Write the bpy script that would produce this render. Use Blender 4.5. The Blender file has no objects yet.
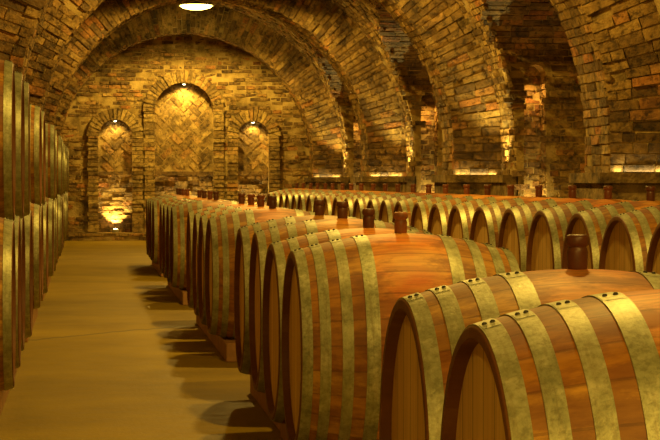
import bpy, math, random
from mathutils import Vector, Matrix
random.seed(7)
PI = math.pi
C = bpy.context.scene.collection
sc = bpy.context.scene

# ------------------------------------------------------------------ helpers
def mesh_from(name, verts, faces, mats, mat_idx=None, smooth=False):
    me = bpy.data.meshes.new(name)
    me.from_pydata(verts, [], faces)
    for m in mats:
        me.materials.append(m)
    if mat_idx:
        me.polygons.foreach_set('material_index', mat_idx)
    if smooth:
        me.polygons.foreach_set('use_smooth', [True] * len(me.polygons))
    me.update()
    return me

def obj(name, me, parent=None, loc=(0, 0, 0), rot=(0, 0, 0)):
    o = bpy.data.objects.new(name, me)
    C.objects.link(o)
    o.location = loc
    o.rotation_euler = rot
    if parent:
        o.parent = parent
    return o

def tag(o, label, cat, group=None):
    o['label'] = label
    o['category'] = cat
    if group:
        o['group'] = group
    return o

def empty(name, loc, rot=(0, 0, 0)):
    o = bpy.data.objects.new(name, None)
    o.empty_display_size = 0.1
    C.objects.link(o)
    o.location = loc
    o.rotation_euler = rot
    return o

class MB:
    """collects verts/faces with material indices"""
    def __init__(self):
        self.v, self.f, self.m = [], [], []
    def add(self, verts, faces, mi=0):
        b = len(self.v)
        self.v += [tuple(p) for p in verts]
        self.f += [tuple(i + b for i in f) for f in faces]
        self.m += [mi] * len(faces)
    def box(self, x0, x1, y0, y1, z0, z1, mi=0):
        vs = [(x, y, z) for x in (x0, x1) for y in (y0, y1) for z in (z0, z1)]
        self.add(vs, [(0, 1, 3, 2), (4, 6, 7, 5), (0, 4, 5, 1), (2, 3, 7, 6), (0, 2, 6, 4), (1, 5, 7, 3)], mi)
    def grid(self, rows, mi=0, flip=False):
        n = len(rows[0])
        vs = [p for r in rows for p in r]
        fs = []
        for i in range(len(rows) - 1):
            for j in range(n - 1):
                q = (i * n + j, i * n + j + 1, (i + 1) * n + j + 1, (i + 1) * n + j)
                fs.append(q[::-1] if flip else q)
        self.add(vs, fs, mi)
    def lathe(self, prof, n=24, axis='z', mi=0, closed=False):
        rows = []
        for (r, a) in prof:
            row = []
            for k in range(n):
                t = 2 * PI * k / n
                if axis == 'z':
                    row.append((r * math.cos(t), r * math.sin(t), a))
                else:
                    row.append((a, r * math.sin(t), r * math.cos(t)))
            rows.append(row)
        b = [p for r in rows for p in r]
        fs = []
        m = len(rows)
        for i in range(m if closed else m - 1):
            i2 = (i + 1) % m
            for k in range(n):
                k2 = (k + 1) % n
                fs.append((i * n + k, i * n + k2, i2 * n + k2, i2 * n + k))
        self.add(b, fs, mi)
    def mesh(self, name, mats, smooth=False):
        me = mesh_from(name, self.v, self.f, mats, self.m, smooth)
        return me

def brick_box(mb, fn, u0, u1, v0, v1, nsign, thick, mi=0, deep=-0.03, jit=0.006):
    """one brick on the surface fn(u,v)->Vector"""
    pts = [fn(u0, v0), fn(u1, v0), fn(u1, v1), fn(u0, v1)]
    n = (pts[1] - pts[0]).cross(pts[3] - pts[0])
    if n.length < 1e-9:
        return
    n.normalize()
    n *= nsign
    J = lambda: Vector((random.uniform(-jit, jit), random.uniform(-jit, jit), random.uniform(-jit, jit)))
    lo = [p + n * deep for p in pts]
    hi = [p + n * thick + J() for p in pts]
    fs = [(4, 5, 6, 7), (0, 1, 5, 4), (1, 2, 6, 5), (2, 3, 7, 6), (3, 0, 4, 7)]
    if nsign < 0:
        fs = [f[::-1] for f in fs]
    mb.add(lo + hi, fs, mi)

def brick_sheet(mb, fn, ur, vr, nsign, L=0.29, Hh=0.086, gap=0.018, mask=None, tmin=-0.003, tmax=0.03, mi=0, split=True):
    v = vr[0]
    row = 0
    while v < vr[1] - 0.03:
        h = Hh * random.uniform(0.9, 1.12)
        v1 = min(v + h, vr[1])
        u = ur[0] - (L * 0.5 if row % 2 else 0.0) - random.uniform(0, 0.05)
        while u < ur[1] - 0.03:
            l = L * random.uniform(0.82, 1.15)
            if random.random() < 0.12:
                l *= 0.5
            a, b = max(u, ur[0]), min(u + l, ur[1])
            if b - a > 0.05:
                uc, vc = (a + b) / 2, (v + v1) / 2
                if mask is None or mask(uc, vc):
                    if random.random() > 0.015:
                        brick_box(mb, fn, a + gap / 2, b - gap / 2, v + gap / 2, v1 - gap / 2, nsign,
                                  random.uniform(tmin, tmax), mi)
            u += l
        v = v1
        row += 1

# ------------------------------------------------------------------ materials
def new_mat(name):
    m = bpy.data.materials.new(name)
    m.use_nodes = True
    nt = m.node_tree
    b = nt.nodes['Principled BSDF']
    return m, nt, b

class NT:
    def __init__(self, nt):
        self.nt = nt
    def n(self, t, **kw):
        x = self.nt.nodes.new(t)
        for k, v in kw.items():
            setattr(x, k, v)
        return x
    def l(self, a, b):
        self.nt.links.new(a, b)
    def math(self, op, a, b=None, clamp=False):
        x = self.n('ShaderNodeMath', operation=op)
        x.use_clamp = clamp
        for i, s in enumerate((a, b)):
            if s is None:
                continue
            if isinstance(s, (int, float)):
                x.inputs[i].default_value = s
            else:
                self.l(s, x.inputs[i])
        return x.outputs[0]
    def mix(self, fac, a, b, blend='MIX'):
        x = self.n('ShaderNodeMix', data_type='RGBA', blend_type=blend)
        for s, i in ((fac, 0), (a, 6), (b, 7)):
            if isinstance(s, (int, float)):
                x.inputs[i].default_value = s
            elif isinstance(s, tuple):
                x.inputs[i].default_value = (*s, 1) if len(s) == 3 else s
            else:
                self.l(s, x.inputs[i])
        return x.outputs[2]
    def ramp(self, fac, stops):
        x = self.n('ShaderNodeValToRGB')
        e = x.color_ramp.elements
        while len(e) < len(stops):
            e.new(0.5)
        for el, (p, c) in zip(e, stops):
            el.position = p
            el.color = (*c, 1) if len(c) == 3 else c
        self.l(fac, x.inputs[0])
        return x.outputs[0]
    def noise(self, vec, scale, detail=4, rough=0.55):
        x = self.n('ShaderNodeTexNoise')
        x.inputs['Scale'].default_value = scale
        x.inputs['Detail'].default_value = detail
        x.inputs['Roughness'].default_value = rough
        if vec is not None:
            self.l(vec, x.inputs['Vector'])
        return x.outputs[0]
    def mapping(self, vec, scale):
        x = self.n('ShaderNodeMapping')
        x.inputs['Scale'].default_value = scale
        self.l(vec, x.inputs['Vector'])
        return x.outputs[0]
    def bump(self, h, strength, dist, b):
        x = self.n('ShaderNodeBump')
        x.inputs['Strength'].default_value = strength
        x.inputs['Distance'].default_value = dist
        self.l(h, x.inputs['Height'])
        self.l(x.outputs[0], b.inputs['Normal'])

def brick_material(name, light=1.0, warm=False):
    m, nt, b = new_mat(name)
    N = NT(nt)
    geo = N.n('ShaderNodeNewGeometry')
    co = N.n('ShaderNodeTexCoord').outputs['Object']
    k = light
    base = N.ramp(geo.outputs['Random Per Island'], [(0.0, (0.28, 0.18, 0.05)), (0.4, (0.46, 0.31, 0.095)), (0.8, (0.60, 0.43, 0.14)), (1.0, (0.50, 0.27, 0.075))]) if warm else N.ramp(geo.outputs['Random Per Island'], [
        (0.0, (0.15 * k, 0.085 * k, 0.024 * k)), (0.15, (0.27 * k, 0.16 * k, 0.042 * k)),
        (0.50, (0.38 * k, 0.235 * k, 0.062 * k)), (0.78, (0.50 * k, 0.33 * k, 0.095 * k)),
        (0.90, (0.50 * k, 0.205 * k, 0.048 * k)), (1.0, (0.60 * k, 0.42 * k, 0.14 * k))])
    n1 = N.noise(co, 2.3, 6, 0.62)
    st = N.ramp(n1, [(0.36, (0.30, 0.27, 0.24)), (0.56, (1, 1, 1))])
    c1 = N.mix(0.85, base, st, 'MULTIPLY')
    n2 = N.noise(co, 13, 7, 0.72)
    sp = N.ramp(n2, [(0.38, (0.16, 0.13, 0.11)), (0.50, (0.95, 0.95, 0.95)), (0.72, (1.4, 1.38, 1.3))])
    c2 = N.mix(0.9, c1, sp, 'MULTIPLY')
    N.l(c2, b.inputs['Base Color'])
    r = N.math('MULTIPLY_ADD', n1, -0.35)
    r.node.inputs[2].default_value = 0.78
    N.l(r, b.inputs['Roughness'])
    N.bump(n2, 0.9, 0.03, b)
    return m

def mortar_material():
    m, nt, b = new_mat('mortar')
    N = NT(nt)
    co = N.n('ShaderNodeTexCoord').outputs['Object']
    n1 = N.noise(co, 3.1, 6, 0.6)
    c = N.ramp(n1, [(0.34, (0.10, 0.065, 0.022)), (0.5, (0.38, 0.27, 0.09)), (0.68, (0.62, 0.46, 0.18))])
    N.l(c, b.inputs['Base Color'])
    b.inputs['Roughness'].default_value = 0.9
    N.bump(N.noise(co, 40, 4), 0.8, 0.02, b)
    return m

def stone_material():
    m, nt, b = new_mat('plinth_plaster')
    N = NT(nt)
    co = N.n('ShaderNodeTexCoord').outputs['Object']
    n1 = N.noise(co, 4, 6, 0.65)
    c = N.ramp(n1, [(0.36, (0.05, 0.03, 0.012)), (0.52, (0.22, 0.145, 0.05)), (0.72, (0.42, 0.30, 0.11))])
    N.l(c, b.inputs['Base Color'])
    b.inputs['Roughness'].default_value = 0.8
    N.bump(N.noise(co, 18, 5), 0.7, 0.03, b)
    return m

def floor_material():
    m, nt, b = new_mat('floor_concrete')
    N = NT(nt)
    co = N.n('ShaderNodeTexCoord').outputs['Object']
    n1 = N.noise(co, 0.9, 7, 0.6)
    n2 = N.noise(co, 9, 6, 0.65)
    c = N.ramp(n1, [(0.3, (0.20, 0.132, 0.005)), (0.5, (0.275, 0.185, 0.007)), (0.72, (0.36, 0.248, 0.010))])
    c = N.mix(0.5, c, N.ramp(n2, [(0.3, (0.72, 0.7, 0.66)), (0.6, (1, 1, 1))]), 'MULTIPLY')
    sx = N.n('ShaderNodeSeparateXYZ')
    N.l(co, sx.inputs[0])
    # one wandering crack across the corridor
    w = N.noise(N.mapping(co, (1.4, 0.0, 0.0)), 1.0, 5, 0.6)
    yy = N.math('ADD', sx.outputs[1], N.math('MULTIPLY', w, 1.2))
    yy = N.math('MULTIPLY_ADD', sx.outputs[0], -1.0)
    yy.node.inputs[2].default_value = 0.0
    yc = N.math('ADD', sx.outputs[1], N.math('MULTIPLY', w, 1.2))
    yc = N.math('ADD', yc, N.math('MULTIPLY', sx.outputs[0], -1.1))
    d = N.math('ABSOLUTE', N.math('SUBTRACT', yc, 17.75))
    crack = N.math('LESS_THAN', d, 0.06)
    c = N.mix(N.math('MULTIPLY', crack, 0.65), c, (0.10, 0.07, 0.02))
    N.l(c, b.inputs['Base Color'])
    r = N.math('MULTIPLY_ADD', n2, 0.3)
    r.node.inputs[2].default_value = 0.48
    N.l(r, b.inputs['Roughness'])
    b.inputs['Specular IOR Level'].default_value = 0.2
    N.bump(N.noise(co, 30, 5), 0.25, 0.01, b)
    return m

def stave_material():
    m, nt, b = new_mat('oak_staves')
    N = NT(nt)
    co = N.n('ShaderNodeTexCoord').outputs['Object']
    oi = N.n('ShaderNodeObjectInfo')
    sx = N.n('ShaderNodeSeparateXYZ')
    N.l(co, sx.inputs[0])
    ang = N.math('ARCTAN2', sx.outputs[1], sx.outputs[2])
    t = N.math('MULTIPLY_ADD', ang, 28 / (2 * PI))
    t.node.inputs[2].default_value = 14.5
    idx = N.math('FLOOR', t)
    fr = N.math('FRACT', t)
    seam = N.math('LESS_THAN', N.math('MINIMUM', fr, N.math('SUBTRACT', 1.0, fr)), 0.035)
    wn = N.n('ShaderNodeTexWhiteNoise', noise_dimensions='2D')
    cx = N.n('ShaderNodeCombineXYZ')
    N.l(idx, cx.inputs[0])
    N.l(N.math('MULTIPLY', oi.outputs['Random'], 91.0), cx.inputs[1])
    N.l(cx.outputs[0], wn.inputs['Vector'])
    # shifted coordinates per barrel
    add = N.n('ShaderNodeVectorMath', operation='ADD')
    N.l(co, add.inputs[0])
    cc = N.n('ShaderNodeCombineXYZ')
    N.l(N.math('MULTIPLY', oi.outputs['Random'], 37.0), cc.inputs[0])
    N.l(N.math('MULTIPLY', oi.outputs['Random'], 53.0), cc.inputs[1])
    N.l(cc.outputs[0], add.inputs[1])
    v = add.outputs[0]
    grain = N.noise(N.mapping(v, (3, 40, 40)), 1.0, 6, 0.65)
    blot = N.noise(N.mapping(v, (4, 9, 9)), 1.0, 6, 0.65)
    ax = N.math('ABSOLUTE', sx.outputs[0])
    # the oiled belly between the inner hoops is redder than the quarters
    bel = N.math('LESS_THAN', ax, 0.175)
    outer = N.ramp(wn.outputs[0], [(0.0, (0.30, 0.115, 0.015)), (0.5, (0.43, 0.20, 0.028)), (1.0, (0.58, 0.33, 0.055))])
    belly = N.ramp(wn.outputs[0], [(0.0, (0.64, 0.15, 0.02)), (0.5, (0.72, 0.21, 0.028)), (1.0, (0.76, 0.28, 0.04))])
    lowf = N.noise(N.mapping(v, (2.2, 3.0, 3.0)), 1.0, 5, 0.6)
    belly = N.mix(N.ramp(lowf, [(0.42, (0, 0, 0)), (0.62, (0.85, 0.85, 0.85))]), belly, (0.74, 0.40, 0.075))
    belly = N.mix(N.math('MULTIPLY', oi.outputs['Random'], 0.6), belly, (0.72, 0.33, 0.055))
    c = N.mix(bel, outer, belly)
    c = N.mix(0.8, c, N.ramp(grain, [(0.3, (0.42, 0.34, 0.28)), (0.58, (1, 1, 1))]), 'MULTIPLY')
    # dark iron and wine stains next to the hoops
    e = N.math('SUBTRACT', 0.159, ax)
    edge = N.math('MULTIPLY', e, 9.0)
    edge = N.math('MAXIMUM', edge, N.math('MULTIPLY', bel, -1.0))
    edge = N.math('MINIMUM', N.math('MAXIMUM', edge, 0.0), 1.0)
    bl = N.math('SUBTRACT', blot, N.math('MULTIPLY', edge, 0.10))
    sfac = N.ramp(bl, [(0.43, (0, 0, 0)), (0.54, (1, 1, 1))])
    c = N.mix(N.math('MULTIPLY', sfac, 0.62), c, (0.16, 0.055, 0.02))
    c = N.mix(N.math('MULTIPLY', seam, 0.35), c, (0.06, 0.025, 0.01))
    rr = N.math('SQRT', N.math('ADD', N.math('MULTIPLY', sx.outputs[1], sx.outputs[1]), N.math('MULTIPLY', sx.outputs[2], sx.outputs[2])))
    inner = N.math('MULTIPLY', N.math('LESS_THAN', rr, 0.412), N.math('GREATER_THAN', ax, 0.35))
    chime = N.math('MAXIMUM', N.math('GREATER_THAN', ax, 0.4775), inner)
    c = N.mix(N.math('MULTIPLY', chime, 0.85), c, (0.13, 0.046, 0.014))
    N.l(c, b.inputs['Base Color'])
    r = N.math('MULTIPLY_ADD', blot, 0.2)
    r.node.inputs[2].default_value = 0.44
    b.inputs['Specular IOR Level'].default_value = 0.3
    N.l(r, b.inputs['Roughness'])
    h = N.math('SUBTRACT', N.math('MULTIPLY', grain, 0.3), seam)
    N.bump(h, 0.35, 0.006, b)
    return m

def head_material():
    m, nt, b = new_mat('oak_head')
    N = NT(nt)
    co = N.n('ShaderNodeTexCoord').outputs['Object']
    oi = N.n('ShaderNodeObjectInfo')
    sx = N.n('ShaderNodeSeparateXYZ')
    N.l(co, sx.inputs[0])
    t = N.math('MULTIPLY_ADD', sx.outputs[1], 8.3)
    t.node.inputs[2].default_value = 10.4
    idx = N.math('FLOOR', t)
    fr = N.math('FRACT', t)
    seam = N.math('LESS_THAN', N.math('MINIMUM', fr, N.math('SUBTRACT', 1.0, fr)), 0.03)
    wn = N.n('ShaderNodeTexWhiteNoise', noise_dimensions='2D')
    cx = N.n('ShaderNodeCombineXYZ')
    N.l(idx, cx.inputs[0])
    N.l(N.math('MULTIPLY', oi.outputs['Random'], 77.0), cx.inputs[1])
    N.l(cx.outputs[0], wn.inputs['Vector'])
    c = N.ramp(wn.outputs[0], [(0.0, (0.66, 0.42, 0.12)), (1.0, (0.82, 0.58, 0.20))])
    grain = N.noise(N.mapping(co, (20, 45, 2.2)), 1.0, 6, 0.6)
    c = N.mix(0.55, c, N.ramp(grain, [(0.3, (0.6, 0.52, 0.42)), (0.6, (1, 1, 1))]), 'MULTIPLY')
    c = N.mix(N.math('MULTIPLY', seam, 0.6), c, (0.12, 0.06, 0.02))
    N.l(c, b.inputs['Base Color'])
    b.inputs['Roughness'].default_value = 0.55
    N.bump(N.math('SUBTRACT', grain, seam), 0.25, 0.004, b)
    return m

def hoop_material():
    m, nt, b = new_mat('galvanised_steel')
    N = NT(nt)
    co = N.n('ShaderNodeTexCoord').outputs['Object']
    oi = N.n('ShaderNodeObjectInfo')
    n1 = N.noise(N.mapping(co, (14, 14, 14)), 1.0, 6, 0.7)
    n2 = N.noise(N.mapping(co, (60, 60, 60)), 1.0, 4, 0.7)
    c = N.ramp(n1, [(0.3, (0.20, 0.215, 0.11)), (0.5, (0.37, 0.385, 0.22)), (0.7, (0.60, 0.60, 0.40))])
    c = N.mix(0.6, c, N.ramp(n2, [(0.36, (0.5, 0.46, 0.36)), (0.52, (1, 1, 1)), (0.7, (1.15, 1.15, 1.12))]), 'MULTIPLY')
    n3 = N.noise(N.mapping(co, (70, 5, 5)), 1.0, 5, 0.65)
    c = N.mix(N.ramp(n3, [(0.50, (0, 0, 0)), (0.66, (0.34, 0.34, 0.34))]), c, (0.15, 0.10, 0.035))
    c = N.mix(N.math('MULTIPLY', oi.outputs['Random'], 0.25), c, (0.36, 0.33, 0.16))
    N.l(c, b.inputs['Base Color'])
    b.inputs['Metallic'].default_value = 0.38
    r = N.math('MULTIPLY_ADD', n1, 0.25)
    r.node.inputs[2].default_value = 0.33
    N.l(r, b.inputs['Roughness'])
    N.bump(n2, 0.25, 0.004, b)
    return m

def plain(name, col, rough=0.5, metal=0.0, nscale=14, amt=0.5):
    m, nt, b = new_mat(name)
    N = NT(nt)
    co = N.n('ShaderNodeTexCoord').outputs['Object']
    n1 = N.noise(co, nscale, 5, 0.6)
    c = N.mix(amt, col, N.ramp(n1, [(0.3, (0.5, 0.48, 0.45)), (0.65, (1.1, 1.1, 1.1))]), 'MULTIPLY')
    N.l(c, b.inputs['Base Color'])
    b.inputs['Roughness'].default_value = rough
    b.inputs['Metallic'].default_value = metal
    N.bump(n1, 0.2, 0.005, b)
    return m

def glow(name, col, strength):
    m, nt, b = new_mat(name)
    b.inputs['Base Color'].default_value = (*col, 1)
    b.inputs['Emission Color'].default_value = (*col, 1)
    b.inputs['Emission Strength'].default_value = strength
    return m

M_BRICK = brick_material('old_brick', 0.92)
M_PALE = brick_material('pale_brick', 1.0, True)
M_MORTAR = mortar_material()
M_STONE = stone_material()
M_FLOOR = floor_material()
M_STAVE = stave_material()
M_HEAD = head_material()
M_HOOP = hoop_material()
M_RIVET = plain('rivet_iron', (0.05, 0.045, 0.03), 0.5, 0.6)
M_BUNG = plain('dark_stained_wood', (0.11, 0.035, 0.013), 0.42, 0, 30, 0.5)
M_BUNG_RED = plain('reddish_wood', (0.20, 0.062, 0.022), 0.42, 0, 30, 0.5)
M_BUNG_TAN = plain('tan_wood', (0.30, 0.11, 0.04), 0.42, 0, 30, 0.5)
M_RAIL = plain('rack_timber', (0.42, 0.22, 0.08), 0.65, 0, 9, 0.7)
M_METAL = plain('lamp_enamel', (0.35, 0.36, 0.30), 0.35, 0.2)
M_BULB = glow('lamp_glass', (1.0, 0.72, 0.14), 26.0)
M_SPOT = glow('spot_lens', (1.0, 0.80, 0.40), 25.0)

# ------------------------------------------------------------------ layout
H = 1.31
CX, CZ, RI, RO = 2.13, 1.75, 2.80, 3.46      # vault axis, spring, rib radius, bay radius
YE = 44.4                                     # end wall
FOOT = 2.20                                   # underside of the left wall over the barrel alcove
YB = -5.0                                     # wall behind the viewer
RIBS = [(43.75, 44.4), (34.95, 35.95), (26.75, 27.6), (18.55, 19.5), (10.3, 11.2), (1.6, 2.5)]
WALLX = CX + RO                               # right wall of the bays
PLZ = 1.39
RECX = 6.62                                   # back of the right recesses

TH0 = math.asin((FOOT - CZ) / RI)
def path(r, s):
    """s runs from the floor on the right, up the wall, over the vault, to the foot on the left; arc scaled by the mean radius"""
    if s <= CZ:
        return CX + r, s
    rm = 3.1
    th = (s - CZ) / rm
    return CX + r * math.cos(th), CZ + r * math.sin(th)
SMAX = CZ + 3.1 * (PI - TH0)

# ------------------------------------------------------------------ ribs
def rib(i, y0, y1, bricks):
    mb = MB()
    face = lambda u, v: Vector((path(u, v)[0], y0, path(u, v)[1]))
    sof = lambda u, v: Vector((path(RI, v)[0], u, path(RI, v)[1]))
    ss = [0, 0.6, 1.2, CZ] + [CZ + (SMAX - CZ) * k / 60 for k in range(1, 61)]
    mb.grid([[face(RI, s), face(RO + 0.02, s)] for s in ss], 1)
    mb.grid([[sof(y0, s), sof(y1, s)] for s in ss], 1)
    bk = lambda u, v: Vector((path(u, v)[0], y1, path(u, v)[1]))
    mb.grid([[bk(RI, s), bk(RO + 0.02, s)] for s in ss], 1)
    # left foot underside
    a, b_ = path(RI, SMAX), path(RO, SMAX)
    if bricks:
        brick_sheet(mb, face, (RI - 0.015, RO + 0.03), (PLZ - 0.02, SMAX), 1, L=0.29, Hh=0.104, gap=0.014, tmin=0.008, tmax=0.034)
        # ring of headers along each arris of the soffit, stretchers between
        brick_sheet(mb, sof, (y0 - 0.015, y1 + 0.01), (PLZ - 0.02, SMAX), -1, L=0.30, Hh=0.100, gap=0.014, tmin=0.006)
    me = mb.mesh('arch', [M_BRICK, M_MORTAR])
    o = obj('trim_%d' % (i + 1), me)
    o['kind'] = 'structure'
    return o
for i, (a, b) in enumerate(RIBS):
    rib(i, a, b, i < 4)

# plinths at the feet of the right-hand piers
for i, (a, b) in enumerate(RIBS[:5]):
    mb = MB()
    x0 = CX + RI - 0.10
    y0 = a - 0.10
    mb.box(x0, WALLX + 0.02, y0, b + (0.10 if i else 0), 0, PLZ - 0.10)
    mb.box(x0 - 0.04, WALLX + 0.02, y0 - 0.04, b + (0.14 if i else 0), PLZ - 0.10, PLZ)
    if i < 4:
        mb.box(WALLX - 0.14, WALLX + 0.02, a - 0.95, a - 0.10, 0, PLZ - 0.10)
        mb.box(WALLX - 0.18, WALLX + 0.02, a - 0.95, a - 0.14, PLZ - 0.10, PLZ)
    o = obj('baseboard_right' + ('' if i == 0 else '_%d' % i), mb.mesh('plinth', [M_STONE]))
    o['kind'] = 'structure'

# ------------------------------------------------------------------ bays : vault, right wall with arched recesses
ceil = MB()
wallr = MB()
LS, LR = 2.90, 1.25                            # spring and rise of the recess arches
def bay(yn, yf, fine):
    """from the back of the near rib yn to the front of the far rib yf"""
    oy0, oy1 = yn + 0.9, yf - 0.95
    yc, w = (oy0 + oy1) / 2, (oy1 - oy0) / 2
    def hl(y):
        t = max(-1, min(1, (y - yc) / w))
        return LS + LR * math.sqrt(max(0, 1 - t * t))
    def bx(z):
        return CX + math.sqrt(max(0, RO * RO - (z - CZ) ** 2)) if z > CZ else WALLX
    def sheet(ya, yb, opening):
        ny = 40 if opening else 2
        rows = []
        for j in range(ny + 1):
            if opening:
                y = yc - w * math.cos(PI * j / ny)
            else:
                y = ya + (yb - ya) * j / ny
            th0 = math.asin((hl(y) - CZ) / RO) if opening else 0.0
            th1 = PI - math.asin((FOOT - CZ) / RO)
            rows.append([(CX + RO * math.cos(th0 + (th1 - th0) * k / 50), y, CZ + RO * math.sin(th0 + (th1 - th0) * k / 50)) for k in range(51)])
        ceil.grid(rows, 1, flip=True)
    sheet(yn, oy0, False)
    sheet(oy0, oy1, True)
    sheet(oy1, yf, False)
    # straight walls beside the opening
    for ya, yb in ((yn, oy0), (oy1, yf)):
        wallr.grid([[(WALLX, ya, 0), (WALLX, ya, CZ)], [(WALLX, yb, 0), (WALLX, yb, CZ)]], 1)
    # jambs (end faces of the recess): cut where the vault surface leaves them
    def jamb_poly(y, flip, niche):
        zs = [0, 0.6, 1.2, CZ, 2.0, 2.3, 2.6, LS]
        if not niche:
            wallr.grid([[(bx(z), y, z), (RECX, y, z)] for z in zs], 1, flip)
        else:
            x0, x1, zt = niche
            r = (x1 - x0) / 2
            xm = (x0 + x1) / 2
            wallr.grid([[(bx(z), y, z), (x0, y, z)] for z in zs], 1, flip)
            wallr.grid([[(x1, y, z), (RECX, y, z)] for z in zs], 1, flip)
            arc = [(xm - r * math.cos(PI * k / 12), zt - r + r * math.sin(PI * k / 12)) for k in range(13)]
            wallr.grid([[(x, y, z), (x, y, LS)] for x, z in arc], 1, flip)
            d = 0.34
            prof = [(x0, 0.0)] + arc + [(x1, 0.0)]
            wallr.grid([[(x, y, z), (x, y + d, z)] for x, z in prof], 1, flip)
            wallr.grid([[(x0, y + d, z), (x1, y + d, z)] for z in (0, zt)], 1, flip)
    niche = (5.69, 5.99, 2.84)
    jamb_poly(oy1, False, niche)
    jamb_poly(oy0, True, None)
    # recess back wall and its arched soffit
    wallr.grid([[(RECX, y, 0), (RECX, y, hl(y))] for y in [yc - w * math.cos(PI * k / 30) for k in range(31)]], 1)
    rows = []
    for k in range(41):
        y = yc - w * math.cos(PI * k / 40)
        z = hl(y)
        rows.append([(bx(z) + (RECX - bx(z)) * t / 4, y, z) for t in range(5)])
    ceil.grid(rows, 1)
    if not fine:
        return
    # bricks
    arcfn = lambda u, v: Vector((CX + RO * math.cos(v / RO), u, CZ + RO * math.sin(v / RO)))
    def arcmask(u, v):
        if oy0 < u < oy1 and v / RO < PI / 2:
            return CZ + RO * math.sin(v / RO) > hl(u)
        return True
    brick_sheet(ceil, arcfn, (yn, yf), (0, RO * (PI - 0.14)), -1, mask=arcmask)
    wfn = lambda u, v: Vector((WALLX, u, v))
    brick_sheet(wallr, wfn, (oy1, yf), (0, CZ), -1)
    brick_sheet(wallr, wfn, (yn, oy0), (0, CZ), -1)
    jfn = lambda u, v: Vector((u, oy1, v))
    n0, n1, nt_ = niche
    nm, nr = (n0 + n1) / 2, (n1 - n0) / 2
    def jm(u, v):
        if u < bx(v):
            return False
        if n0 - 0.04 < u < n1 + 0.04 and v < nt_ + 0.03:
            if v < nt_ - nr:
                return False
            return (u - nm) ** 2 + (v - nt_ + nr) ** 2 > (nr + 0.03) ** 2
        return True
    brick_sheet(wallr, jfn, (5.28, RECX), (0, LS), 1, L=0.26, mask=jm)
    nb = lambda u, v: Vector((u, oy1 + 0.34, v))
    brick_sheet(wallr, nb, (n0, n1), (0, nt_), 1, L=0.24)
    ns = lambda u, v: Vector((n1, u, v))
    brick_sheet(wallr, ns, (oy1, oy1 + 0.34), (0, nt_ - nr), -1, L=0.24)
    # recess soffit: v is arc-like in y
    def lf(u, v):
        y = yc - w * math.cos(v)
        return Vector((u, y, LS + LR * math.sin(v)))
    # step along the ellipse
    v = 0.02
    while v < PI - 0.03:
        ds = math.sqrt((w * math.sin(v)) ** 2 + (LR * math.cos(v)) ** 2)
        dv = 0.088 / max(ds, 0.2)
        z = LS + LR * math.sin(v)
        u = bx(z) + random.uniform(-0.1, 0.02)
        while u < RECX - 0.06:
            l = 0.29 * random.uniform(0.8, 1.15)
            brick_box(ceil, lf, u + 0.006, min(u + l, RECX) - 0.006, v + dv * 0.08, v + dv * 0.92, -1, random.uniform(0.004, 0.02))
            u += l
        v += dv
prev = None
for i in range(len(RIBS) - 1):
    bay(RIBS[i + 1][1], RIBS[i][0], i < 3)
bay(YB, RIBS[-1][0], False)
o = obj('ceiling', ceil.mesh('ceiling', [M_BRICK, M_MORTAR])); o['kind'] = 'structure'
o = obj('wall_right', wallr.mesh('wall_right', [M_BRICK, M_MORTAR])); o['kind'] = 'structure'

# ------------------------------------------------------------------ left wall : alcove the barrels are stacked in
AX = -1.80
mb = MB()
mb.grid([[(AX, YB, 0), (AX, YB, FOOT)], [(AX, YE, 0), (AX, YE, FOOT)]], 0, flip=True)
ribfoot = CX - math.sqrt(RI ** 2 - (FOOT - CZ) ** 2)
bayfoot = CX - math.sqrt(RO ** 2 - (FOOT - CZ) ** 2)
mb.box(AX - 0.1, bayfoot + 0.01, YB, YE, FOOT, FOOT + 0.08)
for a, b in RIBS:
    mb.box(bayfoot - 0.05, ribfoot, a, b, FOOT - 0.002, FOOT + 0.03)
o = obj('wall_left', mb.mesh('wall_left', [M_STONE])); o['kind'] = 'structure'

# rear wall behind the viewer
mb = MB()
mb.box(-2.2, 7.0, YB - 0.2, YB, 0, 5.4)
o = obj('wall_back', mb.mesh('wall_back', [M_MORTAR])); o['kind'] = 'structure'

# floor
mb = MB()
mb.box(-2.2, 7.0, YB - 0.2, YE + 0.6, -0.1, 0)
o = obj('floor', mb.mesh('floor', [M_FLOOR])); o['kind'] = 'structure'

# ------------------------------------------------------------------ end wall with three lit niches
NICHES = [(0.60, 0.38, 2.68, 0.30), (2.115, 0.66, 3.50, 0.32), (3.65, 0.355, 2.66, 0.30)]   # centre, half width, crown, depth
LEDGE = 1.50
def in_niche(x, z, grow=0.0):
    for cx, hw, zt, d in NICHES:
        hw2 = hw + grow
        if abs(x - cx) < hw2:
            zs = zt - hw
            if z < zs or (x - cx) ** 2 + (z - zs) ** 2 < hw2 ** 2:
                return True
    return False
mb = MB()
xs = [AX - 0.4]
NX = 24
def col(x):                              # top limit of wall below niche handled by strips
    return x
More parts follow.
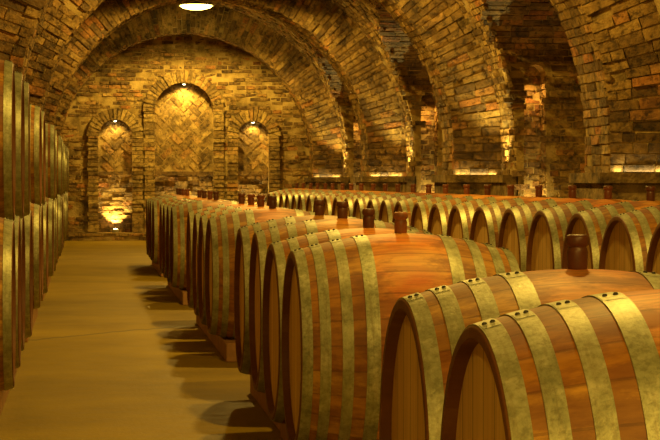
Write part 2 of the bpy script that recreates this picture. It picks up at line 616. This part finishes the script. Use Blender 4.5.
# backing: strips between niches, and above the niche arches
edges = [AX - 0.4]
for cx, hw, zt, d in NICHES:
    edges += [cx - hw, cx + hw]
edges.append(7.0)
TOP = 5.3
for k in range(0, len(edges), 2):
    mb.grid([[(edges[k], YE, 0), (edges[k], YE, TOP)], [(edges[k + 1], YE, 0), (edges[k + 1], YE, TOP)]], 1, flip=True)
for cx, hw, zt, d in NICHES:
    zs = zt - hw
    arc = [(cx - hw * math.cos(PI * k / NX), zs + hw * math.sin(PI * k / NX)) for k in range(NX + 1)]
    mb.grid([[(x, YE, z), (x, YE, TOP)] for x, z in arc], 1, flip=True)
    prof = [(cx - hw, 0)] + arc + [(cx + hw, 0)]
    mb.grid([[(x, YE, z), (x, YE + d, z)] for x, z in prof], 1)
    mb.grid([[(cx - hw, YE + d, 0), (cx - hw, YE + d, zt)], [(cx + hw, YE + d, 0), (cx + hw, YE + d, zt)]], 1)
efn = lambda u, v: Vector((u, YE, v))
RING = 0.22
brick_sheet(mb, efn, (-1.3, 5.4), (0, 5.0), 1, L=0.24, Hh=0.088, gap=0.024, tmin=-0.008, mask=lambda u, v: not in_niche(u, v, RING) and
            (v < CZ or (u - CX) ** 2 + (v - CZ) ** 2 < 3.2 ** 2), tmax=0.03)
for cx, hw, zt, d in NICHES:
    zs = zt - hw
    # quoins beside the niche and voussoirs round its head, standing proud of the wall
    for sgn in (-1, 1):
        f = lambda u, v, s=sgn: Vector((cx + s * (hw + u), YE, v))
        z = 0.18
        k = 0
        while z < zs - 0.02:
            h = min(0.09, zs - z)
            ex = RING + random.uniform(-0.012, 0.02)
            brick_box(mb, f, -0.012, ex, z + 0.006, z + h - 0.006, sgn, random.uniform(0.09, 0.12), 2)
            z += h
            k += 1
    n = int(PI * (hw + 0.1) / 0.085)
    f = lambda u, v: Vector((cx + (hw + u) * math.cos(v), YE, zs + (hw + u) * math.sin(v)))
    for k in range(n):
        brick_box(mb, f, -0.012, RING + random.uniform(0.0, 0.035), PI * (k + 0.08) / n, PI * (k + 0.92) / n, 1, random.uniform(0.09, 0.12), 2)
    # lower half of the recess: rough courses
    lf = lambda u, v: Vector((u, YE + d, v))
    brick_sheet(mb, lf, (cx - hw, cx + hw), (0.15, LEDGE - 0.02), 1, L=0.27, Hh=0.1, tmin=0.0, tmax=0.06)
    # soffit and reveals
    rf = lambda u, v: Vector((cx + hw * math.cos(v / hw), u, zs + hw * math.sin(v / hw)))
    brick_sheet(mb, rf, (YE, YE + d), (0, PI * hw), -1, L=0.2)
    # ledge between the halves
    mb.box(cx - hw - 0.02, cx + hw + 0.02, YE + 0.06, YE + d, LEDGE - 0.06, LEDGE + 0.02, 0)
    # upper half: herringbone panel
    hy = YE + d - 0.10
    mb.grid([[(cx - hw, hy, LEDGE), (cx - hw, hy, zt)], [(cx + hw, hy, LEDGE), (cx + hw, hy, zt)]], 1)
    W, L2 = 0.15, 0.30
    c45 = math.sqrt(0.5)
    rotp = lambda a, b_: Vector((cx + (a - b_) * c45, hy, 2.4 + (a + b_) * c45))
    for i in range(-24, 24):
        for j in range(-10, 10):
            # herringbone: horizontals and verticals stepping along the diagonal
            bx0, by0 = i * W + j * 2 * L2 * 0, i * W
            for typ in (0, 1):
                ox = i * W + j * 2 * L2
                oy = i * W
                if typ == 0:
                    r_ = (ox, ox + L2, oy, oy + W)
                else:
                    r_ = (ox + L2, ox + L2 + W, oy - L2 + W, oy + W)
                for rep in (-3, -2, -1, 0, 1, 2, 3):
                    q0, q1, s0, s1 = r_
                    s0 += 0; s1 += 0
                    p = rotp((q0 + q1) / 2, (s0 + s1) / 2)
                if abs(p.x - cx) < hw - 0.02 and p.z > LEDGE + 0.03 and (p.z < zs or (p.x - cx) ** 2 + (p.z - zs) ** 2 < (hw - 0.02) ** 2):
                    brick_box(mb, rotp, r_[0] + 0.011, r_[1] - 0.011, r_[2] + 0.011, r_[3] - 0.011, 1, random.uniform(0.0, 0.03), 2)
# string course and base step
o = obj('wall_end', mb.mesh('wall_end', [M_BRICK, M_MORTAR, M_PALE])); o['kind'] = 'structure'
mb = MB()
bf = lambda u, v: Vector((u, YE - 0.22, v))
mb.box(-1.7, 4.85, YE - 0.22, YE + 0.25, 0, 0.17, 1)
brick_sheet(mb, bf, (-1.7, 4.85), (0.0, 0.17), 1, L=0.28, Hh=0.085)
o = obj('baseboard_end', mb.mesh('baseboard_end', [M_BRICK, M_MORTAR])); o['kind'] = 'structure'

# ------------------------------------------------------------------ barrel kit
HL, RB, RH = 0.482, 0.505, 0.425
def rad(x):
    return RB - (RB - RH) * (abs(x) / HL) ** 1.9
def stave_mesh():
    mb = MB()
    prof = []
    d = 0.048
    prof.append((RH - 0.034, -HL + d + 0.01))
    prof.append((RH - 0.026, -HL))
    prof.append((RH - 0.004, -HL))
    for k in range(25):
        x = -HL + 0.004 + (2 * HL - 0.008) * k / 24
        prof.append((rad(x), x))
    prof.append((RH - 0.004, HL))
    prof.append((RH - 0.026, HL))
    prof.append((RH - 0.034, HL - d - 0.01))
    mb.lathe(prof, 84, 'x')
    me = mb.mesh('staves', [M_STAVE], True)
    try:
        me.set_sharp_from_angle(angle=math.radians(38))
    except Exception:
        pass
    return me
def head_mesh():
    mb = MB()
    n = 48
    r = RH - 0.029
    vs, fs = [], []
    for x in (0.011, -0.011):
        vs += [(x, r * math.sin(2 * PI * k / n), r * math.cos(2 * PI * k / n)) for k in range(n)]
    fs = [tuple(range(n))[::-1], tuple(range(n, 2 * n))] + [(k, (k + 1) % n, n + (k + 1) % n, n + k) for k in range(n)]
    mb.add(vs, fs)
    return mb.mesh('head', [M_HEAD])
def hoop_mesh(x0, x1, sgn):
    """ring following the stave profile, with a lap and two rivets near the top"""
    mb = MB()
    t = 0.0035
    a, b = (x0, x1)
    prof = []
    for k in range(4):
        x = a + (b - a) * k / 3
        prof.append((rad(x) + t, sgn * x))
    for k in range(3, -1, -1):
        x = a + (b - a) * k / 3
        prof.append((rad(x) - 0.004, sgn * x))
    mb.lathe(prof, 72, 'x', 0, closed=True)
    # lap plate
    lap = []
    for k in range(6):
        ph = math.radians(2 + k * 1.6)
        row = []
        for x in (a + 0.002, b - 0.002):
            r = rad(x) + t + 0.0012
            row.append((sgn * x, -r * math.sin(ph), r * math.cos(ph)))
        lap.append(row)
    mb.grid(lap, 0)
    # rivets
    for ph, fx in ((5.0, 0.30), (5.0, 0.72)):
        ph = math.radians(ph)
        x = a + (b - a) * fx
        r = rad(x) + t
        cpos = Vector((sgn * x, -r * math.sin(ph), r * math.cos(ph)))
        nrm = Vector((0, -math.sin(ph), math.cos(ph)))
        tx, ty = Vector((1, 0, 0)), nrm.cross(Vector((1, 0, 0)))
        vs = []
        for (rr, hh) in ((0.0065, 0.0), (0.0055, 0.004), (0.003, 0.006)):
            vs += [cpos + tx * rr * math.cos(2 * PI * q / 8) + ty * rr * math.sin(2 * PI * q / 8) + nrm * hh for q in range(8)]
        fs = [(l * 8 + q, l * 8 + (q + 1) % 8, (l + 1) * 8 + (q + 1) % 8, (l + 1) * 8 + q) for l in range(2) for q in range(8)]
        fs.append(tuple(range(16, 24)))
        mb.add(vs, fs, 1)
    me = mb.mesh('hoop', [M_HOOP, M_RIVET], True)
    try:
        me.set_sharp_from_angle(angle=math.radians(38))
    except Exception:
        pass
    return me
def bung_mesh(mat):
    mb = MB()
    prof = [(0.0, 0.0), (0.031, 0.0), (0.034, 0.01), (0.0355, 0.06), (0.033, 0.071), (0.030, 0.075), (0.032, 0.079),
            (0.0385, 0.083), (0.040, 0.090), (0.0395, 0.104), (0.036, 0.112), (0.030, 0.115), (0.0, 0.115)]
    mb.lathe(prof, 28, 'z')
    return mb.mesh('bung', [mat], True)
STAVES, HEADM = stave_mesh(), head_mesh()
HO = [(HL - 0.005, HL - 0.047), (HL - 0.077, HL - 0.121), (HL - 0.167, HL - 0.213), (HL - 0.266, HL - 0.323)]
HOOPS = [hoop_mesh(min(a, b), max(a, b), s) for a, b in HO for s in (-1, 1)]
BUNGS = [bung_mesh(M_BUNG), bung_mesh(M_BUNG_RED), bung_mesh(M_BUNG_TAN)]

def make_barrel(bung=True):
    root = empty('wine_barrel', (0, 0, 0))
    obj('staves', STAVES, root, (0, 0, RB))
    for s in (-1, 1):
        obj('barrel_head', HEADM, root, (s * (HL - 0.043), 0, RB), (0, 0, 0 if s > 0 else PI))
    for h in HOOPS:
        obj('hoop', h, root, (0, 0, RB))
    if bung:
        obj('bung', BUNGS[0], root, (0, 0, 2 * RB - 0.006))
    return root
PROTO = {True: make_barrel(True), False: make_barrel(False)}
USED = {True: False, False: False}
def place(x, y, zc, label, group, bung=True, bmat=0, rz=None, roll=None):
    """x,y,zc is the middle of the barrel"""
    p = PROTO[bung]
    if not USED[bung]:
        r = p
        USED[bung] = True
    else:
        r = p.copy()
        C.objects.link(r)
        for ch in p.children:
            c = ch.copy()
            c.parent = r
            C.objects.link(c)
    r.location = (x, y, zc - RB)
    r.rotation_euler = (0, 0, rz if rz is not None else random.uniform(-0.008, 0.008))
    for ch in r.children:
        if ch.name.startswith('bung'):
            ch.data = BUNGS[bmat]
    tag(r, label, 'barrel', group)
    return r

def rack(x, y0, y1, top, label, dx=0.33, w=0.11):
    r = empty('barrel_rack', (x, (y0 + y1) / 2, 0))
    hl = (y1 - y0) / 2
    for s in (-1, 1):
        mb = MB()
        mb.box(s * dx - w / 2, s * dx + w / 2, -hl, hl, 0, top)
        me = mb.mesh('rail', [M_RAIL])
        o_ = obj('rail', me, r)
        bv = o_.modifiers.new('b', 'BEVEL'); bv.width = 0.006
    for yy in (-hl + 0.5, hl - 0.5):
        mb = MB()
        mb.box(-dx + w / 2, dx - w / 2, yy - 0.04, yy + 0.04, 0, top * 0.5)
        obj('crosspiece', mb.mesh('crosspiece', [M_RAIL]), r)
    tag(r, label, 'rack', 'timber racks under the barrels')
    return r

ORD = ['first', 'second', 'third', 'fourth', 'fifth', 'sixth', 'seventh', 'eighth', 'ninth', 'tenth', 'eleventh', 'twelfth',
       'thirteenth', 'fourteenth', 'fifteenth', 'sixteenth', 'seventeenth', 'eighteenth', 'nineteenth', 'twentieth',
       'twenty-first', 'twenty-second', 'twenty-third', 'twenty-fourth', 'twenty-fifth', 'twenty-sixth', 'twenty-seventh']
DR = rad(0.33)                                   # radius where the rails touch

# ---- row beside the corridor
X1 = 0.875 + HL
Z1 = H - 0.308 - RH
G1 = 'barrels in the front row beside the corridor'
g = 'oak wine barrel '
front = [(4.29, 0.834, -0.010, 'oak wine barrel closest to the viewer, its hoops cut off by the photo\'s bottom right', 0),
         (5.30, 0.835, -0.010, 'oak wine barrel just behind the closest one, orange belly and tall dark brown bung', 0)]
for y, xh, dz, lab, bm in front:
    b_ = place(xh + HL, y, Z1 + dz, lab, G1, True, bm)
    for ch in b_.children:
        if ch.name.startswith('bung'):
            ch.scale = (0.8, 0.8, 0.86)
rack(0.835 + HL, 3.7, 5.85, Z1 - 0.010 - DR, 'timber rack under the two closest barrels at bottom right')
grp = [('near', [8.63, 9.67, 10.83, 11.87]), ('second', [14.92, 15.95, 17.03, 18.06]), ('third', [21.6, 22.63, 23.7, 24.73]), ('farthest', [27.9, 28.93, 30.0, 31.03])]
names = {
    'near': ['oak barrel with light brown bung, first of the four-barrel group in mid corridor row',
             'oak barrel with dark bung directly behind the one with the light brown bung',
             'oak barrel with dark bung, third in the group behind the light brown bung',
             'oak barrel at the back of the group led by the light brown bung'],
}
for gi, (gn, ys) in enumerate(grp):
    for k, y in enumerate(ys):
        if gn == 'near':
            lab = names['near'][k]
            bm = 2 if k == 0 else 0
        else:
            lab = '%s barrel of the %s group along the corridor\'s right side, counted from the viewer' % (ORD[k], {'second': 'middle', 'third': 'next-to-last', 'farthest': 'farthest'}[gn])
            bm = random.choice([0, 0, 1])
        low = gn == 'near' and k < 2
        place(X1 + (0.0 if low else 0.018) + random.uniform(-0.008, 0.008), y, Z1 + (0.0 if low else 0.024), lab, G1, True, bm)
    if gn == 'near':
        rack(X1, ys[0] - 0.50, ys[1] + 0.50, Z1 - DR, 'timber rack under the barrel with the light brown bung and the next one')
        rack(X1 + 0.018, ys[2] - 0.50, ys[3] + 0.42, Z1 + 0.024 - DR, 'timber rack under the back half of the group behind the light brown bung')
    else:
        rack(X1 + 0.018, ys[0] - 0.50, ys[-1] + 0.42, Z1 + 0.024 - DR,
             'timber rack under the %s group of four barrels on the corridor\'s right' % {'second': 'middle', 'third': 'next-to-last', 'farthest': 'farthest'}[gn])

# ---- row along the right wall
X2 = 3.07 + HL
Z2 = H - 0.205 - RH
G2 = 'barrels in the row along the right wall'
y2 = []
y = 11.58 - 0.18 - 1.03
while y < 35.0:
    y2.append(y)
    y += 1.031
for k, y in enumerate(y2):
    if k == 0:
        lab = 'barrel at the photo\'s right edge in the row along the right wall, mostly cut off'
    elif k == len(y2) - 1:
        lab = 'last barrel at the far end of the row along the right wall'
    else:
        lab = '%s pale barrel head from the right edge in the row along the right wall' % ORD[k]
    place(X2 + random.uniform(-0.015, 0.015), y, Z2, lab, G2, True, random.choice([0, 1, 1]))
rack(X2, y2[0] - 0.5, y2[-1] + 0.45, Z2 - DR, 'long timber rack under the barrel row along the right wall')

# ---- two tiers stacked in the left alcove
XL = -0.39 - HL
ZL = 0.68
SP = 1.14
UP = math.sqrt((2 * RB + 0.004) ** 2 - (SP / 2) ** 2)
GL, GU = 'lower tier of barrels on the left', 'upper tier of barrels on the left'
stacks = [('nearest', 10.35, 4), ('second', 16.9, 3), ('third', 22.6, 4), ('fourth', 28.4, 4), ('last', 34.4, 7)]
for sn, ys, n in stacks:
    for k in range(n):
        pos = 'nearest' if k == 0 else ('farthest' if k == n - 1 else ORD[k])
        place(XL + random.uniform(-0.02, 0.02), ys + k * SP, ZL, '%s barrel in the lower tier of the %s stack at the left of the corridor' % (pos, sn), GL, False, rz=random.uniform(-0.006, 0.026))
    for k in range(n - 1):
        pos = 'nearest' if k == 0 else ('farthest' if k == n - 2 else ORD[k])
        place(XL + random.uniform(-0.02, 0.02), ys + (k + 0.5) * SP, ZL + UP, '%s barrel in the upper tier of the %s stack at the left of the corridor' % (pos, sn), GU, False, rz=random.uniform(-0.006, 0.026))
    rack(XL, ys - 0.5, ys + (n - 1) * SP + 0.5, ZL - DR, 'timber rack under the %s two-tier barrel stack left of the corridor' % sn)

# ------------------------------------------------------------------ lamps
WARM = (1.0, 0.61, 0.10)
def light(kind, name, loc, energy, color=WARM, size=0.1, rot=(0, 0, 0), spot=None, blend=0.5):
    l = bpy.data.lights.new(name, kind)
    l.energy = energy
    l.color = color
    if kind == 'AREA':
        l.shape = 'RECTANGLE'
        l.size, l.size_y = size
    else:
        l.shadow_soft_size = size
    if kind == 'SPOT':
        l.spot_size = spot
        l.spot_blend = blend
    o = bpy.data.objects.new(name, l)
    C.objects.link(o)
    o.location = loc
    o.rotation_euler = rot
    return o

def pendant(y, z, label, energy):
    top = CZ + RO
    r = empty('pendant_lamp', (CX + 0.14, y, z))
    mb = MB()
    mb.lathe([(0.0, 0.10), (0.05, 0.10), (0.06, 0.075), (0.16, 0.06), (0.32, 0.035), (0.40, 0.0), (0.395, -0.004), (0.31, 0.02), (0.15, 0.045), (0.0, 0.05)], 44)
    obj('lamp_shade', mb.mesh('lamp_shade', [M_METAL], True), r)
    mb = MB()
    mb.lathe([(0.0, 0.03), (0.27, 0.015), (0.34, -0.01), (0.28, -0.05), (0.15, -0.08), (0.0, -0.09)], 44)
    obj('glass_bowl', mb.mesh('glass_bowl', [M_BULB], True), r)
    mb = MB()
    mb.lathe([(0.012, 0.095), (0.012, top - z + 0.02)], 10)
    obj('cord', mb.mesh('cord', [M_RIVET], True), r)
    tag(r, label, 'lamp', 'pendant lamps under the vault')
    light('SPOT', 'vault_light', (CX + 0.14, y, z - 0.22), energy, size=0.12, spot=math.radians(150), blend=0.3)
    return r
E = 640
pendant(42.2, 5.0, 'glowing pendant lamp hanging from the vault crown near the end wall', E)
for y, k in ((33.3, 1.0), (25.1, 1.05), (16.9, 1.1), (8.6, 0.85), (0.4, 0.9)):
    # further lamps of the same run, above the top edge of the photograph
    light('SPOT', 'vault_light', (CX, y, 4.82), E * k, size=0.09, spot=math.radians(158), blend=0.25)

# a wall lamp on the left near the viewer, outside the photograph
light('POINT', 'near_wall_light', (-0.35, 0.6, 2.75), 170, size=0.08)
# niche spots on the end wall
for (cx, hw, zt, d), nm in zip(NICHES, ('left', 'tall middle', 'right')):
    yy = YE - 0.03
    r = empty('niche_spotlight', (cx, YE + 0.05, zt - 0.012))
    mb = MB()
    mb.lathe([(0.0, 0.012), (0.05, 0.012), (0.05, -0.035), (0.040, -0.035), (0.036, -0.02), (0.0, -0.02)], 20)
    obj('housing', mb.mesh('housing', [M_METAL], True), r)
    mb = MB()
    mb.lathe([(0.0, -0.024), (0.034, -0.024), (0.03, -0.04), (0.0, -0.046)], 20)
    obj('lens', mb.mesh('lens', [M_SPOT], True), r)
    tag(r, 'small glowing spotlight in the crown of the %s end wall niche' % nm, 'spotlight', 'spotlights in the niches')
    light('SPOT', 'niche_down_light', (cx, YE + 0.02, zt - 0.08), 26 if hw < 0.5 else 60, (1.0, 0.62, 0.13), 0.03, (math.radians(12), 0, 0), math.radians(130), 0.8)
    # uplight at the niche foot
    r = empty('floor_uplight', (cx, YE + 0.06, 0.17))
    mb = MB()
    mb.lathe([(0.0, 0.0), (0.07, 0.0), (0.07, 0.07), (0.055, 0.08), (0.0, 0.08)], 20)
    obj('housing', mb.mesh('housing', [M_METAL], True), r)
    mb = MB()
    mb.lathe([(0.0, 0.086), (0.05, 0.083), (0.05, 0.081), (0.0, 0.081)], 20)
    obj('lens', mb.mesh('lens', [M_SPOT], True), r)
    tag(r, 'small uplight on the base step of the %s end wall niche' % nm, 'uplight', 'uplights in the niches')
    light('SPOT', 'niche_up_light', (cx, YE + 0.06, 0.28), 150, (1.0, 0.72, 0.2), 0.03, (math.radians(180 - 24), 0, 0), math.radians(90), 0.6)

# grazing lights on the plinth ledges and in the recess niches of the right wall
for i in (0, 1, 2, 3):
    a, b = RIBS[i]
    light('AREA', 'ledge_light', (CX + RI + 0.30, a - 0.040, PLZ + 0.012), 1.1, (1.0, 0.76, 0.28), (0.55, 0.03), (math.radians(180 - 20), 0, 0))
for i in range(3):
    light('SPOT', 'wall_up_light', (WALLX - 0.16, RIBS[i][0] - 0.45, PLZ + 0.03), (150, 130, 120)[i], (1.0, 0.74, 0.2), 0.03, (0, math.radians(180 + 2), 0), math.radians(80), 0.5)
    yf = RIBS[i][0]
    oy1 = yf - 0.95
    light('SPOT', 'recess_niche_light', (5.84, oy1 + 0.12, 2.70), 22, (1.0, 0.55, 0.12), 0.03, (math.radians(6), 0, 0), math.radians(120), 0.8)
    light('POINT', 'recess_foot_light', (5.84, oy1 - 0.02, 0.95), 16, (1.0, 0.72, 0.22), 0.04)

# ------------------------------------------------------------------ world, camera, colour
w = bpy.data.worlds.new('World')
sc.world = w
w.use_nodes = True
w.node_tree.nodes['Background'].inputs[0].default_value = (0, 0, 0, 1)

cam = bpy.data.cameras.new('Camera')
co = bpy.data.objects.new('Camera', cam)
C.objects.link(co)
F = 2000.0
cam.sensor_width = 36
cam.lens = F * 36 / 660
cam.clip_end = 200
yaw = math.atan(242 / F)
pitch = math.atan(39 / F)
co.location = (0, 0, H)
co.rotation_euler = (PI / 2 - pitch, 0, -yaw)
sc.camera = co

sc.view_settings.view_transform = 'Standard'
sc.view_settings.look = 'None'
sc.view_settings.gamma = 1
sc.view_settings.exposure = 0.0
sc.view_settings.use_curve_mapping = False
sc.cycles.use_denoising = True
